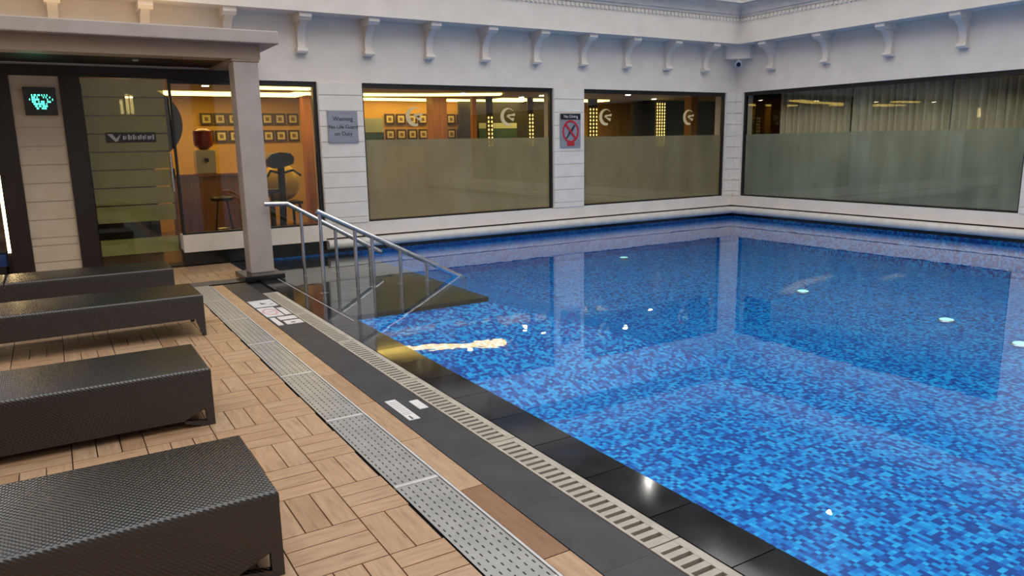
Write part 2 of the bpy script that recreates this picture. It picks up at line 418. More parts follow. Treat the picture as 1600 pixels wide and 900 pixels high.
# stone courses
rows = []; z = 2.335
zt = ZW1
while z > ZW0 + .05: rows.append((z, zt)); zt = z; z -= .226
rows.append((ZW0, zt))
def courses(par, m, rng, axis):
    for z0, z1 in rows:
        a, b = rng
        if axis == 'A': B('stone_course', m, par, (a, b, YA - .014, YA, z0 + .006, z1 - .006))
        else: B('stone_course', m, par, (XB - .014, XB, a, b, z0 + .006, z1 - .006))
for r in ((3.46, 4.13), (7.65, 8.30), (11.95, XB - .016)): courses(wa, 'stone', r, 'A')
for r in ((10.81, YA - .016), (4.81, 5.47)): courses(wb, 'stone', r, 'B')
for z0, z1 in rows + [(.22, ZW0), (0, .22)]: B('stone_course', 'cream', pier, (-.295, .215, YA - .014, YA, z0 + .006, z1 - .006))
# ledge (rounded nosing) above the water
LP = [(-.02, .20)] + [(.07 + .07 * math.cos(a), .13 + .07 * math.sin(a)) for a in [PI / 2 - k * PI / 10 for k in range(11)]] + [(-.02, .06)]
bm = bmesh.new(); prism(bm, LP, lambda p, s: (3.45 if s == 0 else XB - .0, YA - p[0], p[1])); obj('ledge', bm, 'ledge', wa, smooth=True)
bm = bmesh.new(); prism(bm, LP, lambda p, s: (XB - p[0], -4 if s == 0 else YA - .0, p[1])); obj('ledge', bm, 'ledge', wb, smooth=True)
# ---- eaves: fascia, dentils, crown, corbels
FP = .4
ea = struct(B('trim_3', 'white', None, (-1.2, XB - FP, YA - FP, YA, ZS, 3.95)), 'white fascia band over the back wall windows', 'trim')
eb = struct(B('trim_4', 'white', None, (XB - FP, XB, -4, YA, ZS, 3.95)), 'white fascia band over the right wall window', 'trim')
CP = [(0, 3.9), (.02, 3.9), (.03, 3.94), (.05, 3.95), (.06, 3.99), (.09, 4.04), (.14, 4.08), (.17, 4.1), (.18, 4.12), (.22, 4.13), (.22, 4.18), (0, 4.18)]
bm = bmesh.new(); prism(bm, CP, lambda p, s: (-1.2 if s == 0 else XB - FP, YA - FP - p[0], p[1])); obj('crown_moulding', bm, 'ledge', ea, smooth=True)
bm = bmesh.new(); prism(bm, CP, lambda p, s: (XB - FP - p[0], -4 if s == 0 else YA - FP, p[1])); obj('crown_moulding', bm, 'ledge', eb, smooth=True)
bm = bmesh.new(); x = -1.1
while x < XB - FP - .05: box(bm, x, x + .045, YA - FP - .028, YA - FP, 3.83, 3.885); x += .09
d = obj('dentil_row', bm, 'white', ea); d['kind'] = 'stuff'
bm = bmesh.new(); y = YA - FP - .08
while y > -4: box(bm, XB - FP - .028, XB - FP, y, y + .045, 3.83, 3.885); y -= .09
d = obj('dentil_row', bm, 'white', eb); d['kind'] = 'stuff'
body = [(0, 2.97), (.085, 2.97), (.075, 3.03), (.08, 3.1), (.105, 3.17), (.15, 3.23), (.21, 3.28), (.27, 3.31), (.30, 3.32), (0, 3.32)]
base = [(0, 2.9), (.1, 2.9), (.12, 2.93), (.11, 2.97), (0, 2.97)]
cap = [(0, 3.32), (.31, 3.32), (.34, 3.345), (.36, 3.36), (.36, 3.42), (0, 3.42)]
def corbel(par, f):
    bm = bmesh.new(); prism(bm, body, lambda p, s: f(p, -.055 if s else .055)); c = obj('corbel', bm, 'white', par, smooth=True)
    bm = bmesh.new(); prism(bm, cap, lambda p, s: f(p, -.085 if s else .085)); obj('corbel_cap', bm, 'white', c)
    bm = bmesh.new(); prism(bm, base, lambda p, s: f(p, -.075 if s else .075)); obj('corbel_foot', bm, 'white', c)
for k in range(13):
    x = -.75 + k
    corbel(wa, lambda p, w, x=x: (x + w, YA - p[0], p[1]))
for k in range(9):
    y = 10.09 - 1.2 * k
    corbel(wb, lambda p, w, y=y: (XB - p[0], y + w, p[1]))
struct(B('roof', 'ledge', None, (-4.5, 17, YA + .0, 16.5, 3.95, 4.1), (XB, 17, -4, YA, 3.95, 4.1)), 'flat roof slab behind the parapet', 'roof')

for nm, bx_, lb in (('wall_upper_back', (-4.5, 13.2, 12.0, 12.3, 4.1, 8.5), 'grey upper storey wall set back above the back eaves'), ('wall_upper_right', (13.2, 13.5, -4, 12.0, 4.1, 8.5), 'grey upper storey wall set back above the right eaves')):
    struct(B(nm, 'upper', None, bx_), lb, 'wall')
def wall_lamp(label, loc, ax):
    t = thing('wall_lamp', label, 'lamp', loc, 'round lamps on the upper storey walls')
    d = Vector((0, -1, 0)) if ax == 'A' else Vector((-1, 0, 0))
    bm = bmesh.new(); tube(bm, [d * .001, d * .06], .085, 18); obj('housing', bm, 'black', t)
    bm = bmesh.new(); tube(bm, [d * .061, d * .085], .065, 18); obj('lens', bm, 'flood', t)
wall_lamp('round white wall lamp mirrored beside the black pool edge', (10.87, 12.0, 6.07), 'A')
wall_lamp('round white wall lamp mirrored in the near blue water', (13.2, 8.84, 6.16), 'B')
# ---- windows
def window(name, label, axis, a, b, film=True, logos=(), z0=ZW0, mull=()):
    def R(u0, u1, d0, d1, z0_, z1_):
        return (u0, u1, YA + d0, YA + d1, z0_, z1_) if axis == 'A' else (XB + d0, XB + d1, u0, u1, z0_, z1_)
    w = thing(name, label, 'window', kind='structure')
    B('frame_bar', 'black', w, R(a, b, .04, .10, ZW1 - .07, ZW1)); B('frame_bar', 'black', w, R(a, b, .04, .10, z0, z0 + .025))
    B('frame_bar', 'black', w, R(a, a + .03, .04, .10, z0 + .025, ZW1 - .07)); B('frame_bar', 'black', w, R(b - .05, b, .04, .10, z0 + .025, ZW1 - .07))
    edges = [a + .03] + list(mull) + [b - .05]
    for u0, u1 in zip(edges, edges[1:]):
        B('pane', 'glass', w, R(u0 + .002, u1 - .002, .065, .073, z0 + .025, ZW1 - .07))
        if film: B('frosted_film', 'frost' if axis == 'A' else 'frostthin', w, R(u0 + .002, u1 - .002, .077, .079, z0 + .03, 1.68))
    for u in logos: logo(w, u, 2.03)
    return w
def logo(par, x, z, r=.15):
    y0 = YA + .058
    bm = bmesh.new()      # leaf-shaped crescent
    out = [(r * math.cos(t), r * math.sin(t)) for t in [math.radians(a) for a in range(40, 291, 10)]]
    inn = [(.22 * r + .78 * r * math.cos(t), .08 * r + .80 * r * math.sin(t)) for t in [math.radians(a) for a in range(280, 79, -12)]]
    prism(bm, out + inn, lambda p, s: (x + p[0], y0 + .004 * s, z + p[1])); obj('logo_crescent', bm, 'logo', par)
    bm = bmesh.new()
    prism(bm, [(-.2 * r, .05 * r), (.0, .28 * r), (.5 * r, .30 * r), (.95 * r, .42 * r), (.9 * r, .1 * r), (.4 * r, .12 * r), (.1 * r, .0), (.4 * r, -.1 * r), (.85 * r, -.12 * r), (.7 * r, -.5 * r), (.35 * r, -.3 * r), (.1 * r, -.12 * r)], lambda p, s: (x + p[0], y0 + .004 * s, z + p[1]))
    obj('logo_leaf', bm, 'logo', par)
window('window_1', 'clear gym window beside the canopy column', 'A', 1.46, 3.45, film=False)
window('window_2', 'wide half frosted gym window left of the no diving sign', 'A', 4.14, 7.64, logos=(5.01, 6.74))
window('window_3', 'half frosted gym window in the corner right of the no diving sign', 'A', 8.31, 11.94, logos=(8.85, 10.95))
window('window_4', 'wide half frosted window with curtains on the right wall', 'B', 5.48, 10.8)
window('window_5', 'next half frosted window along the right wall out of frame', 'B', -.3, 4.8)

# ---- entrance
d1 = thing('door_1', 'glass entrance door with green frosted bands under the canopy', 'door', kind='structure')
B('pane', 'glass', d1, (.45, 1.44, YA + .06, YA + .07, .02, ZW1 - .02))
for k in range(8):  # green bands imitate grooved stone mirrored in the door glass
    z1 = ZW1 - .03 - k * .232; B('frosted_band', 'doorfrost', d1, (.46, 1.40, YA + .075, YA + .078, z1 - .216, z1))
B('frosted_band', 'doorfrost', d1, (.46, 1.40, YA + .075, YA + .078, .22, .43))
B('sign_strip', 'black', d1, (.66, 1.25, YA + .05, YA + .058, 1.69, 1.82))
bm = bmesh.new(); prism(bm, [(.68, 1.80), (.74, 1.80), (.78, 1.74), (.84, 1.80), (.80, 1.71), (.77, 1.70)], lambda p, s: (p[0], YA + .046 + .003 * s, p[1])); obj('sign_mark', bm, 'signwhite', d1)
bm = bmesh.new()
for k in range(13): x = .86 + k * .029; w_ = (.021, .012, .023, .017)[k % 4]; box(bm, x, x + w_, YA + .046, YA + .049, 1.725 + .006 * (k % 2), 1.775 + .014 * ((k * 7) % 5 > 2))
obj('sign_lettering', bm, 'signwhite', d1)
bm = bmesh.new(); tube(bm, [(1.40, YA + .02, 1.03), (1.40, YA + .02, 1.54)], .016); hd = obj('handle', bm, 'steel', d1, smooth=True)
B('lock', 'black', d1, (1.41, 1.44, YA + .03, YA + .058, 1.2, 1.34))
struct(B('trim_16', 'dark', None, (-.5, 1.25, 12.7, 12.78, GF0, 2.55)), 'dark screen wall standing behind the glass door', 'wall')  # added sheet hides the lit room so the door gaps read dark
B('bottom_rail', 'black', d1, (.45, 1.44, YA + .05, YA + .09, .0, .02))
for k, (a, b) in enumerate(((-.52, -.3), (.22, .44))):
    struct(B('trim_%d' % (5 + k), 'darkwood', None, (a, b, YA - .06, YA + .25, 0, ZW1)), ['dark wooden post left of the cream stone pier', 'dark wooden post between stone pier and glass door'][k], 'post')
# canopy
cn = struct(B('canopy_slab', 'canopy', None, (-1.8, 2.5, 9.3, YA - .002, 2.8, 2.945), bevel=.012), 'grey flat canopy slab over the entrance', 'canopy')
B('front_beam', 'beam', cn, (-1.8, 2.30, 9.45, 9.75, 2.63, 2.8))
B('side_beam', 'beam', cn, (2.0, 2.30, 9.75, YA, 2.63, 2.8))
for k in range(12):
    y = 9.755 + k * .103; B('soffit_board', 'darkwood', cn, (-1.8, 1.995, y, y + .098, 2.66, 2.69))
B('lintel_board', 'darkwood', cn, (-1.2, 2.3, YA - .03, YA - .001, 2.5, 2.63))
cp = B('column', 'canopy', cn, (1.985, 2.27, 9.46, 9.74, .06, 2.60), bevel=.008)
B('column_capital', 'beam', cp, (1.97, 2.285, 9.45, 9.755, 2.60, 2.628))
B('column_foot', 'stepgranite', cn, (1.86, 2.34, 9.22, 9.80, 0.001, .06), bevel=.006)
B('sensor', 'signwhite', cn, (1.0, 1.06, 10.25, 10.31, 2.645, 2.66))
# unseen court walls behind the viewer, raised high to cut low sky light
struct(B('wall_left', 'beam', None, (-4.8, -4.5, -4, YA, -.3, 10.0)), 'taupe wall closing the court on the left', 'wall')
struct(B('wall_front', 'white', None, (-4.8, XB + .3, -4.3, -4, -.3, 10.0)), 'white wall closing the court behind the viewer', 'wall')

# ---- gym room behind back wall
GF, GC, GY, GX0, GX1 = .03, 2.56, 15.6, -1.2, 16.2
struct(B('floor_gym', 'gymfloor', None, (GX0, GX1, YA + .3, GY, -.1, GF)), 'brown floor of the gym behind the windows', 'floor')
struct(B('ceiling', 'gymceil', None, (GX0, GX1, YA + .3, GY, GC, GC + .1)), 'warm lit gym ceiling seen through the windows', 'ceiling')
struct(B('wall_gym_back', 'tanwall', None, (GX0, GX1, GY, GY + .15, -.1, GC + .1)), 'tan gym back wall hung with small pictures', 'wall')
struct(B('wall_gym_left', 'orange', None, (GX0 - .15, GX0, YA + .3, GY, -.1, GC + .1)), 'orange lit side wall beyond the entrance', 'wall')
struct(B('wall_gym_right', 'dark', None, (GX1, GX1 + .15, YA + .3, GY, -.1, GC + .1)), 'dark end wall of the gym', 'wall')
# ---- curtained room behind right wall
struct(B('wall_curtain_room', 'dark', None, (XB + .3, 15.5, YA, YA + .3, -.1, GC + .1), (15.5, 15.65, -4, YA, -.1, GC + .1), (XB + .3, 15.5, -4.15, -4, -.1, GC + .1)), 'dark walls of the curtained room', 'wall')
struct(B('floor_curtain_room', 'gymfloor', None, (XB + .3, 15.5, -4, YA, -.1, GF)), 'brown floor of the curtained room', 'floor')
struct(B('ceiling_curtain_room', 'dark', None, (XB + .3, 15.5, -4, YA, GC, GC + .1)), 'dark ceiling of the curtained room', 'ceiling')

# ================================================================== THINGS
# ---- sun loungers
def slab(name, m, par, x0, x1, y0, y1, z0, z1, b=.018):   # slab with only its top edges rolled over
    bm = bmesh.new(); box(bm, x0, x1, y0, y1, z0, z1)
    ed = [e for e in bm.edges if all(abs(v.co.z - z1) < 1e-5 for v in e.verts)]
    bmesh.ops.recalc_face_normals(bm, faces=bm.faces[:]); bmesh.ops.bevel(bm, geom=ed, offset=b, segments=4, profile=.5, affect='EDGES')
    return obj(name, bm, m, par, smooth=True)
def taper_leg(name, par, x, y, sx, sy, top):
    bm = bmesh.new(); t, b = .075, .032
    f = lambda s, z: [bm.verts.new(p) for p in ((x, y, z), (x + sx * s, y, z), (x + sx * s, y + sy * s, z), (x, y + sy * s, z))]
    A, C = f(t, top), f(b, 0)
    bm.faces.new(A); bm.faces.new(C)
    for i in range(4): bm.faces.new((A[i], A[(i + 1) % 4], C[(i + 1) % 4], C[i]))
    return obj(name, bm, 'wicker', par)
def lounger(label, x1, y0, L=2.25, Wd=.66, H=.345, hinge=1.6, sled=False):
    t = thing('sun_lounger', label, 'sun lounger', (x1, y0, 0), 'wicker sun loungers on the deck')
    ap = .155
    slab('seat_panel', 'wicker', t, -hinge, 0, 0, Wd, H - .047, H)
    slab('backrest', 'wicker', t, -L, -hinge - .01, 0, Wd, H - .047, H)
    if sled:        # deep side panels with a small triangular opening beside each foot
        T = H - .047
        for y_ in (.001, Wd - .035):
            bm = bmesh.new(); f = lambda p, s, y_=y_: (p[0], y_ + .034 * s, p[1])
            prism(bm, [(-.047, .105), (-.047, T), (-L + .047, T), (-L + .047, .105), (-L + .18, .05), (-.17, .05)], f); obj('side_panel', bm, 'wicker', t)
            for e, d in ((-.001, -1), (-L + .001, 1)):
                bm = bmesh.new(); prism(bm, [(e, 0), (e, T), (e + .046 * d, T), (e + .046 * d, .03), (e + .165 * d, .05), (e + .165 * d, .034), (e + .06 * d, 0)], f); obj('leg', bm, 'wicker', t)
        B('end_apron', 'wicker', t, (-.04, -.001, .035, Wd - .035, .06, T)); B('end_apron', 'wicker', t, (-L + .014, -L + .044, .042, Wd - .042, .06, T))
        B('cross_bar', 'black', t, (-hinge - .03, -hinge + .02, .045, Wd - .045, H - .09, H - .05))
        return t
    B('side_apron', 'wicker', t, (-L, -.001, .001, .04, ap, H - .047)); B('side_apron', 'wicker', t, (-L, -.001, Wd - .04, Wd - .001, ap, H - .047))
    B('end_apron', 'wicker', t, (-.04, -.001, .04, Wd - .04, ap, H - .047)); B('end_apron', 'wicker', t, (-L + .01, -L + .044, .042, Wd - .042, ap, H - .047))
    for sx, xx in ((-1, -.001), (1, -L + .001)):
        for sy, yy in ((1, .001), (-1, Wd - .001)): taper_leg('leg', t, xx, yy, sx, sy, ap)
    B('cross_bar', 'black', t, (-hinge - .03, -hinge + .02, .045, Wd - .045, H - .09, H - .05))
    return t
lounger('dark woven sun lounger nearest the viewer, cut by the bottom left corner', .588, 2.655, sled=True)
lounger('dark woven sun lounger second nearest, behind the corner one', .664, 4.47, sled=True)
lounger('dark woven sun lounger third from the viewer, its tapered foot leg in view', 1.0, 6.75, H=.365)
lounger('dark woven sun lounger farthest away, just in front of the entrance', 1.0, 8.55, H=.355, hinge=1.5)

# ---- slotted drain covers
def cover_mesh(L=1.03, Wd=.225, pitch=.05):
    bm = bmesh.new()
    xs = [0]; nx = 6
    for k in range(nx): c = Wd * (k + .5) / nx; xs += [c - .0035, c + .0035]
    xs.append(Wd)
    ny = int(L / pitch); ys = [0]; off = (L - ny * pitch) / 2
    for k in range(ny): ys += [off + pitch * k + .012, off + pitch * k + .036]
    ys.append(L)
    top = {}
    def V(i, j, z):
        k = (i, j, z)
        if k not in top: top[k] = bm.verts.new((xs[i], ys[j], z))
        return top[k]
    hole = lambda i, j: i % 2 == 1 and j % 2 == 1 and 0 < j < len(ys) - 2
    for i in range(len(xs) - 1):
        for j in range(len(ys) - 1):
            if hole(i, j):
                for a, b in (((i, j), (i + 1, j)), ((i + 1, j), (i + 1, j + 1)), ((i + 1, j + 1), (i, j + 1)), ((i, j + 1), (i, j))):
                    bm.faces.new((V(*a, 0), V(*b, 0), V(*b, -.012), V(*a, -.012)))
            else: bm.faces.new((V(i, j, 0), V(i + 1, j, 0), V(i + 1, j + 1, 0), V(i, j + 1, 0)))
    bmesh.ops.recalc_face_normals(bm, faces=bm.faces[:])
    me = bpy.data.meshes.new('cover_plate'); bm.to_mesh(me); bm.free(); me.materials.append(MT['coversteel']); return me
cm = cover_mesh(1.0)
ORD = ['first', 'second', 'third', 'fourth', 'fifth', 'sixth', 'seventh', 'eighth']
ys = [9.27 - 1.03 * k for k in range(9)]
vis = [q for q in ys if q - 1.03 < 9.1 and q > 2.2]
seam_bm = None
for q in ys:
    n = sum(1 for w in vis if w < q)
    lab = ('grey slotted drain cover, %s of its strip from the bottom of the picture' % ORD[n]) if q in vis else ('grey slotted drain cover %s below the bottom edge of the picture' % ('just' if q > 1.2 else 'farther'))
    t = thing('drain_cover', lab, 'drain cover', (1.222, q - 1.03, 0), 'slotted drain covers along the deck')
    link('cover_plate', cm, None, t, (0, .028, 0))
    if seam_bm is None: seam_bm = B('joint_plate', 'seam', t, (0, .225, 0, .026, -.01, .002))
    else: rename_copy(seam_bm, t)

# ---- overflow grates: every slat its own piece
slat_me = None
edges = [2.03 + 1.27 * k for k in range(-1, 6)]
gv = [e for e in edges if e + 1.27 > 1.7]
rail_src = None
for e in edges:
    n = gv.index(e) if e in gv else -1
    lab = ('pale slotted overflow grate, %s from the bottom of the picture' % ORD[n]) if n >= 0 else 'pale slotted overflow grate out of frame along the pool'
    if e > 8: continue
    t = thing('overflow_grate', lab, 'drain grate', (1.86, e, 0), 'overflow grates along the pool edge')
    if rail_src is None:
        rail_src = [B('side_rail', 'grate', t, (.0, .014, .004, 1.266, -.028, .002)), B('side_rail', 'grate', t, (.122, .163, .004, 1.266, -.028, .002)),
                    B('end_bar', 'grate', t, (.014, .122, .004, .05, -.028, .001)), B('end_bar', 'grate', t, (.014, .122, 1.225, 1.266, -.028, .001))]
        sl0 = B('slat', 'grate', t, (.014, .122, 0, .033, -.028, .001), loc=(0, .076, 0))
        start = 1
    else:
        for r in rail_src: rename_copy(r, t)
        start = 0
    for k in range(start, 20): rename_copy(sl0, t, (0, .076 + k * .0577, 0))

# ---- depth marker tiles on the slate
def marker(label, x0, x1, y0, y1):
    return thing('marker_tile', label, 'marker tile', (0, 0, .0005), 'white marker tiles on the slate strip'), (x0, x1, y0, y1)
def tile(label, x0, x1, y0, y1):
    t = tag(B('marker_tile', 'tilewhite', None, (x0, x1, y0, y1, .0005, .005)), label, 'marker tile', 'white marker tiles on the slate strip'); return t
t = tile('wide white marker tile with dark arrow, farthest on the slate strip', 1.605, 1.84, 7.62, 7.98)
B('printed_mark', 'markgrey', t, (1.70, 1.72, 7.74, 7.84, .005, .0056), (1.72, 1.75, 7.76, 7.80, .005, .0056), (1.78, 1.81, 7.70, 7.73, .005, .0056))
t = tile('large white marker tile with faded pink no diving ring', 1.605, 1.77, 7.12, 7.57)
bm = bmesh.new()
for k in range(24):
    a0, a1 = 2 * PI * k / 24, 2 * PI * (k + 1) / 24
    q = [bm.verts.new((1.688 + r * math.cos(a), 7.345 + 2.1 * r * math.sin(a), .0056)) for a, r in ((a0, .052), (a1, .052), (a1, .07), (a0, .07))]; bm.faces.new(q)
obj('printed_ring', bm, 'markpink', t)
B('printed_mark', 'markpink', t, (1.66, 1.715, 7.33, 7.36, .005, .0056))
tile('narrow white marker tile beside the pink ring tile', 1.785, 1.845, 7.14, 7.5)
tile('slim white marker tile left of the split number tiles', 1.61, 1.66, 6.72, 7.07)
tile('small white number tile, upper of two beside the slim tile', 1.68, 1.845, 6.93, 7.07)
t = tile('small white number tile, lower of two beside the slim tile', 1.69, 1.845, 6.72, 6.88)
B('printed_mark', 'markgrey', t, (1.74, 1.78, 6.76, 6.80, .005, .0056))
t = tile('long white marker tile nearest the viewer on the slate strip', 1.635, 1.705, 3.86, 4.25)
B('printed_mark', 'markgrey', t, (1.655, 1.668, 3.87, 3.93, .005, .0056))
bm = bmesh.new()
for k in range(9): box(bm, 1.645, 1.695, 3.96 + k * .03, 3.965 + k * .03, .005, .0054)
o = obj('printed_lines', bm, 'markgrey', t); o['kind'] = 'stuff'
tile('short white marker tile beside the long nearest one', 1.765, 1.825, 4.0, 4.17)

# ---- handrails
def rail(label, y, pts, posts, r=.03):
    t = thing('handrail', label, 'handrail', (pts[0][0], y, 0), 'steel handrails stepping into the pool')
    ox = pts[0][0]
    bm = bmesh.new(); tube(bm, [(x - ox, 0, z) for x, z in pts], r, 14); obj('top_rail', bm, 'steel', t, smooth=True)
    for x, zt, zb in posts:
        bm = bmesh.new(); tube(bm, [(x - ox, 0, zb), (x - ox, 0, zt)], .021, 12); p = obj('post', bm, 'steel', t, smooth=True)
        bm = bmesh.new(); lathe(bm, [(.05, zb), (.05, zb + .008), (.03, zb + .012)], x - ox, 0, 16); obj('base_flange', bm, 'steel', p)
    return t
def zr(x, x0, z0, x1, z1): return z0 + (z1 - z0) * (x - x0) / (x1 - x0)
rail('near steel handrail sloping down into the water', 8.08, [(2.44, .90), (4.15, .0), (4.19, -.02), (4.23, -.06), (4.23, -.3)],
     [(x, zr(x, 2.44, .90, 4.15, 0) - .02, -.024) for x in (2.47, 2.86, 3.06, 3.40, 3.74)])
rail('far steel handrail with level end behind the canopy column', 9.35, [(2.18, .915), (2.46, .905), (3.66, .19)],
     [(x, zr(x, 2.46, .905, 3.66, .19) - .02, -.024) for x in (2.62, 3.05, 3.5)])

# ---- signs
sg = thing('warning_sign', 'square grey metal warning sign on the left pilaster', 'sign', (0, 0, 0))
B('plate', 'signgrey', sg, (3.57, 4.03, YA - .04, YA - .015, 1.645, 2.11), bevel=.004)
for s_, z_, n_ in (('Warning', 1.99, .088), ('No Life Guard', 1.875, .076), ('on Duty', 1.775, .082)):
    text('lettering', s_, n_, 'signdark', sg, facing_front(3.80, YA - .043, z_))
for x_ in (3.60, 4.0):
    for z_ in (1.675, 2.08):
        bm = bmesh.new(); tube(bm, [(x_, YA - .048, z_), (x_, YA - .04, z_)], .008, 8); obj('screw', bm, 'steel', sg)
sg = thing('no_diving_sign', 'grey and red no diving sign between the half frosted windows', 'sign')
sx0, sx1, sz0, sz1 = 7.76, 8.20, 1.50, 2.09
B('plate', 'signgrey', sg, (sx0, sx1, YA - .04, YA - .015, sz0, sz1), bevel=.003)
B('header', 'black', sg, (sx0 + .005, sx1 - .005, YA - .046, YA - .041, sz1 - .105, sz1 - .005))
cx = (sx0 + sx1) / 2
text('lettering', 'No Diving', .075, 'signwhite', sg, facing_front(cx, YA - .049, sz1 - .055))
bm = bmesh.new(); R0, R1 = .145, .178; cz = 1.775
ri = []
for k in range(40):
    a = 2 * PI * k / 40; ri.append([bm.verts.new((cx + r * math.cos(a), yy, cz + r * 1.12 * math.sin(a))) for r, yy in ((R0, YA - .041), (R1, YA - .041), (R1, YA - .046), (R0, YA - .046))])
for k in range(40):
    A, C = ri[k], ri[(k + 1) % 40]
    for q in range(4): bm.faces.new((A[q], A[(q + 1) % 4], C[(q + 1) % 4], C[q]))
obj('ban_ring', bm, 'signred', sg)
bm = bmesh.new(); prism(bm, [(-.125, .115), (-.10, .14), (.125, -.115), (.10, -.14)], lambda p, s: (cx + p[0], YA - .050 + .004 * s, cz + p[1])); obj('ban_bar', bm, 'signred', sg)
bm = bmesh.new()     # plunging swimmer
prism(bm, [(.10, .10), (.07, .12), (.0, .03), (-.05, -.03), (-.09, -.10), (-.07, -.11), (-.02, -.05), (.04, .0)], lambda p, s: (cx + p[0], YA - .0455 + .003 * s, cz + p[1]))
lathe(bm, [(.001, cz - .135), (.022, cz - .125), (.022, cz - .105), (.001, cz - .095)], cx - .095, YA - .046, 10)
bmesh.ops.scale(bm, vec=(1, 1, 1), verts=bm.verts[:])
for v_ in bm.verts: v_.co.y = max(min(v_.co.y, YA - .041), YA - .0455)
obj('swimmer_symbol', bm, 'signdark', sg)
B('red_caption', 'signred', sg, (cx - .08, cx + .08, YA - .045, YA - .041, sz0 + .025, sz0 + .085))
# LED sign on the pier
ls = thing('led_sign', 'small black display with green lit dots on the cream pier', 'sign')
B('housing', 'black', ls, (-.17, .17, YA - .10, YA - .016, 2.03, 2.36), bevel=.006)
bm = bmesh.new(); rnd = random.Random(3)
for r_ in range(7):
    for c_ in range(20):
        if rnd.random() < (.62 if abs(c_ - 9.5) < 10 - abs(r_ - 2) * 1.6 else .0):
            x_ = -.125 + c_ * .0131; z_ = 2.275 - r_ * .026; box(bm, x_, x_ + .007, YA - .104, YA - .1, z_ - .018, z_)
o = obj('led_dots', bm, 'led', ls); o['kind'] = 'stuff'

# ---- corner camera
B_c = thing('security_camera', 'small pale blue camera under the white corner box', 'camera', (11.93, 10.72, 3.07))
bm = bmesh.new(); tube(bm, [(.03, .03, .0), (-.08, -.08, -.03)], .07, 16); obj('camera_body', bm, 'camwhite', B_c, smooth=True)
bm = bmesh.new(); tube(bm, [(-.08, -.08, -.03), (-.095, -.095, -.034)], .042, 14); obj('lens', bm, 'lens', B_c)
bm = bmesh.new(); tube(bm, [(0, 0, .02), (.02, .02, .06), (.02, .02, .09)], .018, 10); obj('bracket', bm, 'camwhite', B_c)
bm = bmesh.new()
prism(bm, [(XB, YA), (XB - .42, YA), (XB - .42, YA - .1), (XB - .1, YA - .42), (XB, YA - .42)], lambda p, s: (p[0], p[1], 3.16 if s else ZS))
struct(obj('trim_7', bm, 'white'), 'white corner box under the eaves', 'trim')

# ---- pool lamps
for k, (x, y) in enumerate(((8.85, 10.5), (8.82, 6.59), (8.73, 4.55), (8.3, 3.56))):
    t = thing('pool_light', ['round underwater pool lamp nearest the back wall', 'round turquoise underwater pool lamp in the middle of the pool', 'round underwater pool lamp below the right window reflection', 'round turquoise underwater pool lamp at the right picture edge'][k], 'pool light', (x, y, PF), 'underwater pool lamps')
    bm = bmesh.new(); lathe(bm, [(.10, 0), (.10, .02), (.08, .03)], 0, 0); obj('rim', bm, 'steel', t)
    bm = bmesh.new(); lathe(bm, [(.075, .03), (.075, .034), (.05, .042)], 0, 0); obj('lens', bm, 'poollamp', t)

# ---- gym contents
def frame_thing(x, z, s=.225):
    t = thing('picture_frame', 'small square framed picture in double row on gym wall', 'picture', (x, GY, z), 'small framed pictures on the gym wall')
    B('frame', 'frameblk', t, (-s / 2, s / 2, -.05, -.03, -s / 2, s / 2)); B('mount', 'mat_board', t, (-s * .33, s * .33, -.055, -.05, -s * .33, s * .33)); B('print', 'print', t, (-s * .16, s * .16, -.058, -.055, -s * .16, s * .16))
    return t
proto = None
def add_frame(x, z):
    global proto
    if proto is None: proto = frame_thing(0, 0); proto.location = (x, GY, z); return proto
    r = proto.copy(); COL.objects.link(r); r.location = (x, GY, z)
    for ch in proto.children: rename_copy(ch, r)
    return r
for xs_, where in (((2.68, 2.93, 3.18), 'left of the canopy column'), ((3.83, 4.08, 4.34), 'right of the canopy column'), ((6.45, 6.715, 6.98, 7.245), 'left of the wooden gym pillar'), ((7.95, 8.215), 'right of the wooden gym pillar')):
    for q, x in enumerate(xs_):
        for z, row in ((2.15, 'upper'), (1.82, 'lower')):
            f_ = add_frame(x, z); f_['label'] = 'square framed picture %s, %s row, %s from left' % (where, row, ORD[q])
# coves and downlights
def cove(label, pts, w=.16):
    bm = bmesh.new(); P = [Vector((a, b, 0)) for a, b in pts]; L = []; Rr = []
    for i, p in enumerate(P):
        d = (P[min(i + 1, len(P) - 1)] - P[max(i - 1, 0)]).normalized(); n = Vector((-d.y, d.x, 0))
        L.append(p + n * w / 2); Rr.append(p - n * w / 2)
    prism(bm, [(p.x, p.y) for p in L + Rr[::-1]], lambda p, s: (p[0], p[1], GC - .03 * (1 - s)))
    tag(obj('cove_light', bm, 'cove'), label, 'ceiling light', 'warm ceiling coves in the gym')
cove('warm yellow ceiling cove curving above the left gym window', [(3.9, 13.9), (4.6, 13.92), (5.4, 13.87), (6.0, 13.75), (6.55, 13.58), (7.2, 13.32), (7.8, 13.06)], .34)
cove('short yellow ceiling cove above the black exercise machine', [(2.9, 12.75), (3.9, 12.75)], .3)
cove('yellow ceiling cove deep in the gym behind the entrance', [(1.2, 14.4), (4.2, 14.4)], .7)
cove('yellow ceiling cove deep in the gym behind the corner window', [(8.6, 14.6), (11.6, 14.6)], .5)
cove('yellow ceiling cove at the far back above the pictures', [(5.2, 15.2), (9.6, 15.2)], .4)
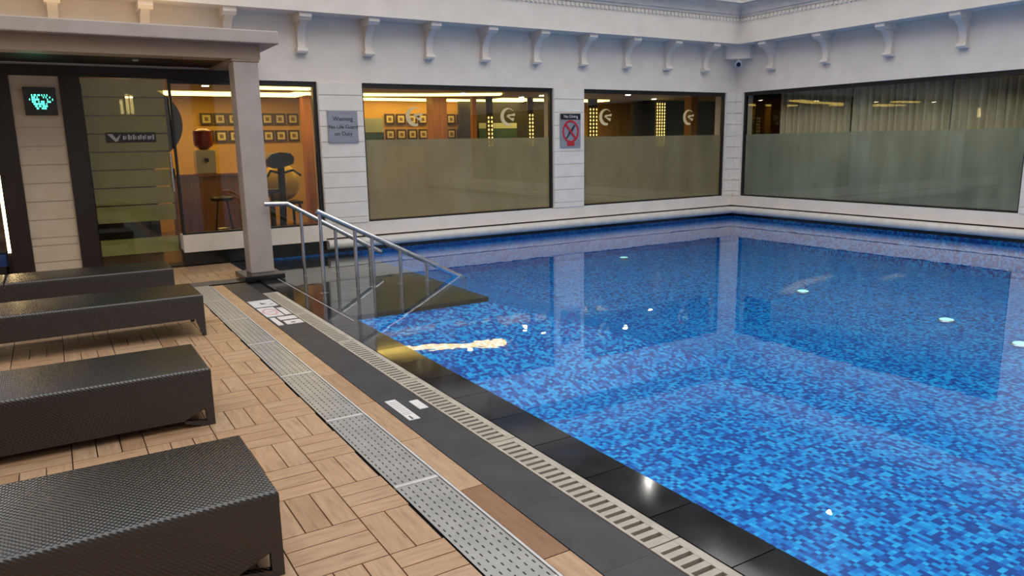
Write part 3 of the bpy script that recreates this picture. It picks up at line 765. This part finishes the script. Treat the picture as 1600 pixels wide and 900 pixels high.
for k, (x, y) in enumerate(((8.82, 13.9), (8.91, 13.26), (6.95, 13.06), (12.3, 13.57), (2.2, 12.6), (4.4, 13.0), (10.6, 12.5))):
    t = thing('downlight', ['round ceiling downlight %s in the gym' % w for w in ('farthest from the corner window glass', 'just in front of the farthest one', 'under the curved cove', 'beyond the dark corner', 'behind the glass door', 'beside the canopy column window', 'nearest the corner window')][k], 'ceiling light', (x, y, GC), 'round gym downlights')
    bm = bmesh.new(); lathe(bm, [(.07, -.012), (.07, 0)], 0, 0, 18); obj('ring', bm, 'steel', t)
    bm = bmesh.new(); lathe(bm, [(.05, -.02), (.05, -.012)], 0, 0, 18); obj('lens', bm, 'downlight', t)
# partitions, posts, screens
struct(B('trim_8', 'wood', None, (6.80, 7.12, 14.1, 14.4, GF, GC)), 'square wooden pillar inside the gym', 'pillar')
struct(B('trim_9', 'wood', None, (7.72, 7.82, 14.1, 14.2, GF, GC)), 'slim wooden post right of the gym pillar', 'post')
struct(B('trim_10', 'wood', None, (4.28, 4.44, 14.6, 14.8, GF, GC)), 'slim wooden post beside the picture wall', 'post')
struct(B('trim_11', 'wood', None, (11.95, 12.15, 12.0, 12.2, GF, GC)), 'wooden post at the right end of the corner window', 'post')
struct(B('trim_12', 'dark', None, (8.0, 10.6, 15.2, 15.3, GF, GC)), 'dark glazed partition at the back of the gym', 'wall')
struct(B('trim_13', 'dark', None, (12.3, 15.9, 14.3, 14.4, GF, GC)), 'dark partition behind the corner window', 'wall')
t = thing('wall_screen', 'pale and teal screen at the left of the wide window', 'screen', (5.25, 14.0, GF))
B('pale_panel', 'paleblind', t, (0, .42, 0, .04, 1.82, 2.08)); B('teal_panel', 'teal', t, (0, .42, 0, .04, 1.2, 1.815)); B('stand', 'black', t, (.17, .25, 0, .04, 0, 1.19))
t = thing('wall_screen', 'teal mirrored screen behind the second window logo', 'screen', (8.45, 15.12, GF))
B('pale_panel', 'paleblind', t, (0, 1.0, 0, .04, 1.9, 2.02)); B('teal_panel', 'teal', t, (0, 1.0, 0, .04, 1.2, 1.895))
def crystal(label, x, y, z0, z1, w):
    t = thing('crystal_light', label, 'light', (x, y, GF), 'hanging crystal light columns in the gym')
    bm = bmesh.new(); nz = int((z1 - z0) / .075); nx = max(2, int(w / .07))
    for i in range(nx):
        for k in range(nz):
            cx_ = -w / 2 + (i + .5) * w / nx; cz_ = z0 + (k + .5) * (z1 - z0) / nz - GF; r = .019
            vs = [bm.verts.new((cx_ + a, b, cz_ + c)) for a, b, c in ((r, 0, 0), (0, r, 0), (-r, 0, 0), (0, -r, 0), (0, 0, r * 1.6), (0, 0, -r * 1.6))]
            for a in range(4): bm.faces.new((vs[a], vs[(a + 1) % 4], vs[4])); bm.faces.new((vs[(a + 1) % 4], vs[a], vs[5]))
    o = obj('crystal_beads', bm, 'crystal', t); o['kind'] = 'stuff'
    B('backing', 'frameblk', t, (-w / 2, w / 2, .03, .05, z0 - GF - .05, GC - GF))
    B('pole', 'frameblk', t, (-.03, .03, .03, .05, 0, z0 - GF - .05))
crystal('narrow crystal light column left of the second window logo', 8.09, 14.0, 1.5, 2.17, .16)
crystal('slim crystal light column at the right end of the wide window', 9.13, 14.0, 1.5, 2.22, .15)
crystal('broad crystal light column at the left of the corner window', 10.85, 14.0, 1.7, 2.36, .27)
crystal('tall crystal light column in the middle of the corner window', 12.93, 14.0, 1.45, 2.5, .32)
# counter with water dispenser and stool
t = thing('counter', 'wooden counter inside the gym behind the entrance', 'counter', (1.75, 13.6, GF))
B('body', 'wood', t, (0, 1.2, .05, .55, .08, 1.1)); B('top', 'wood', t, (-.04, 1.24, 0, .6, 1.1, 1.14)); B('kick_plate', 'black', t, (.02, 1.18, .09, .52, 0, .08))
t = thing('water_dispenser', 'white water dispenser with dark red bottle on the counter', 'water dispenser', (2.3, 13.85, GF + 1.14))
B('body', 'whiteplastic', t, (-.16, .16, -.15, .15, 0, .4), bevel=.02); B('tap', 'black', t, (-.03, .03, -.19, -.15, .2, .26))
bm = bmesh.new(); lathe(bm, [(.06, .4), (.15, .47), (.16, .55), (.155, .72), (.1, .76)], 0, 0, 20); obj('bottle', bm, 'redplastic', t, smooth=True)
t = thing('bar_stool', 'slim bar stool in front of the gym counter', 'stool', (2.35, 12.9, GF))
bm = bmesh.new(); lathe(bm, [(.16, .72), (.18, .74), (.18, .77), (.15, .79)], 0, 0, 20); obj('seat', bm, 'darkwood', t)
for a in range(4):
    c_, s_ = math.cos(a * PI / 2 + .6), math.sin(a * PI / 2 + .6)
    bm = bmesh.new(); tube(bm, [(.22 * c_, .22 * s_, 0), (.1 * c_, .1 * s_, .72)], .014, 8); obj('leg', bm, 'darkwood', t)
bm = bmesh.new(); tube(bm, [(.18 * math.cos(a * PI / 10), .18 * math.sin(a * PI / 10), .25) for a in range(21)], .009, 6); obj('foot_ring', bm, 'steel', t)
# exercise machine and ball
t = thing('exercise_machine', 'black upright exercise machine behind the column window', 'exercise machine', (3.15, 12.25, GF))
bm = bmesh.new()
prism(bm, [(-.20, 1.27), (-.22, 1.38), (-.14, 1.46), (.0, 1.49), (.16, 1.47), (.22, 1.40), (.2, 1.30), (.05, 1.25), (-.1, 1.23)], lambda p, s: (p[0], -.12 + .2 * s, p[1])); obj('console', bm, 'black', t, bevel=.015)
bm = bmesh.new(); tube(bm, [(.02, 0, 1.28), (.02, .02, .8), (.0, .05, .15)], .055, 12); obj('mast', bm, 'black', t, smooth=True)
for s_ in (-1, 1):
    bm = bmesh.new(); tube(bm, [(.02, 0, 1.15), (.18 * s_, -.12, 1.2), (.26 * s_, -.25, 1.12)], .02, 8); obj('handlebar', bm, 'black', t, smooth=True)
bm = bmesh.new(); lathe(bm, [(.12, .1), (.12, .2)], 0, .35, 16); obj('flywheel', bm, 'black', t)
B('base', 'black', t, (-.28, .28, -.1, .0, 0, .09), (-.28, .28, .7, .8, 0, .09), (-.04, .04, 0, .7, .03, .12)); B('saddle', 'black', t, (-.12, .12, .5, .75, .8, .88), bevel=.02); B('saddle_post', 'black', t, (-.03, .03, .6, .66, .12, .8))
bm = bmesh.new(); bmesh.ops.create_uvsphere(bm, u_segments=28, v_segments=18, radius=.33)
bl = thing('exercise_ball', 'big yellow exercise ball behind the black exercise machine', 'exercise ball', (3.45, 13.42, GF + .62))
obj('ball', bm, 'yellowball', bl, loc=(0, 0, .33), smooth=True)
bm = bmesh.new(); bmesh.ops.create_cone(bm, cap_ends=True, segments=12, radius1=.02, radius2=.02, depth=.03); obj('valve', bm, 'whiteplastic', bl, loc=(0, -.325, .33))
t = thing('storage_rack', 'dark wooden rack carrying the yellow ball', 'rack', (3.45, 13.42, GF))
B('shelf', 'darkwood', t, (-.3, .3, -.25, .25, .58, .62)); 
for a in (-.27, .23):
    for b in (-.23, .19): B('leg', 'darkwood', t, (a, a + .04, b, b + .04, 0, .58))
# round wall panel, and tubes standing for a lamp mirrored in the door
t = thing('round_panel', 'large round dark wood panel behind the glass door', 'panel', (1.30, 12.6, GF))
bm = bmesh.new(); tube(bm, [(0, 0, 1.95), (0, .06, 1.95)], .52, 40); obj('disc', bm, 'darkwood', t)
B('support', 'darkwood', t, (-.06, .06, .0, .05, 0, 1.5))
t = thing('pendant_lamp', 'pendant of three glowing tubes behind the glass door', 'pendant lamp', (1.03, 11.9, 2.09))
for k, (a, h_) in enumerate(((-.075, .19), (.0, .27), (.055, .26))):
    bm = bmesh.new(); tube(bm, [(a, 0, 0), (a, 0, h_)], .02, 10); p = obj('glow_tube', bm, 'pendant', t)
    bm = bmesh.new(); tube(bm, [(a, 0, h_), (a, 0, GC - 2.09)], .004, 6); obj('cord', bm, 'black', p)
# left of the pier: lit niche
struct(B('trim_14', 'rock', None, (-1.15, -.54, YA + .55, YA + .62, .0, 1.35)), 'rough grey stone panel left of the entrance posts', 'wall')
struct(B('trim_15', 'orange', None, (-1.15, -.54, YA + .55, YA + .62, 1.35, ZW1)), 'orange panel above the rough stone panel', 'wall')
t = thing('led_strip_light', 'glowing warm vertical light strip left of the entrance', 'light', (-.53, YA + .12, 0))
B('diffuser', 'strip', t, (-.03, .025, -.02, .01, .36, 1.35)); B('holder', 'black', t, (-.04, .03, .012, .03, 0, 1.4))
t = thing('bench', 'low blue upholstered bench left of the entrance', 'bench', (-.9, YA + .2, 0))
B('seat', 'blue', t, (-.3, .32, 0, .3, .18, .33), bevel=.02); B('base', 'black', t, (-.27, .29, .03, .27, 0, .18))

# ---- curtains in the right room
def curtain(label, y0, y1, seed):
    bm = bmesh.new(); r = random.Random(seed); n = int((y1 - y0) / .018); ph = r.random() * 6; prev = None
    cols = []
    for k in range(n + 1):
        y = y0 + (y1 - y0) * k / n; ph += .018 / .14 * 2 * PI * (.5 + 1.0 * r.random())
        cols.append((.06 * math.sin(ph) + .02 * math.sin(ph * 2.3), y))
    for z0, z1, f in ((0, 1, 1),):
        bot = [bm.verts.new((a * 1.2, y, GF + .02)) for a, y in cols]; top = [bm.verts.new((a * .8, y, GC - .06)) for a, y in cols]
        for i in range(n): bm.faces.new((bot[i], bot[i + 1], top[i + 1], top[i]))
    t = thing('curtain', label, 'curtain', (XB + .52, 0, 0), 'pale curtains behind the right window')
    o = obj('drape', bm, 'curtain', t, smooth=False)
    for p in o.data.polygons: p.use_smooth = True
    sm = o.modifiers.new('thickness', 'SOLIDIFY'); sm.thickness = .003
    B('rail', 'black', t, (-.02, .02, y0, y1, GC - .06, GC - .03))
curtain('pale curtain nearest the corner behind the right window', 8.72, 10.3, 1)
curtain('pale curtain in the middle of the right window', 6.9, 8.68, 2)
curtain('pale curtain at the right end of the right window', 4.9, 6.86, 3)
curtain('pale curtain behind the window out of frame', -1, 4.86, 4)

# ---- uplights on the canopy roof (warm wash on the wall above)
for k, x in enumerate((-.9, .3, 1.35)):
    t = thing('uplight', 'warm wall washer on the canopy roof, %s from the column' % ('third', 'second', 'first')[k], 'lamp', (x, 10.35, 2.946), 'wall washers on the canopy roof')
    B('body', 'black', t, (-.2, .2, -.05, .05, 0, .04)); B('lens', 'uplight', t, (-.18, .18, -.03, .03, .04, .045))
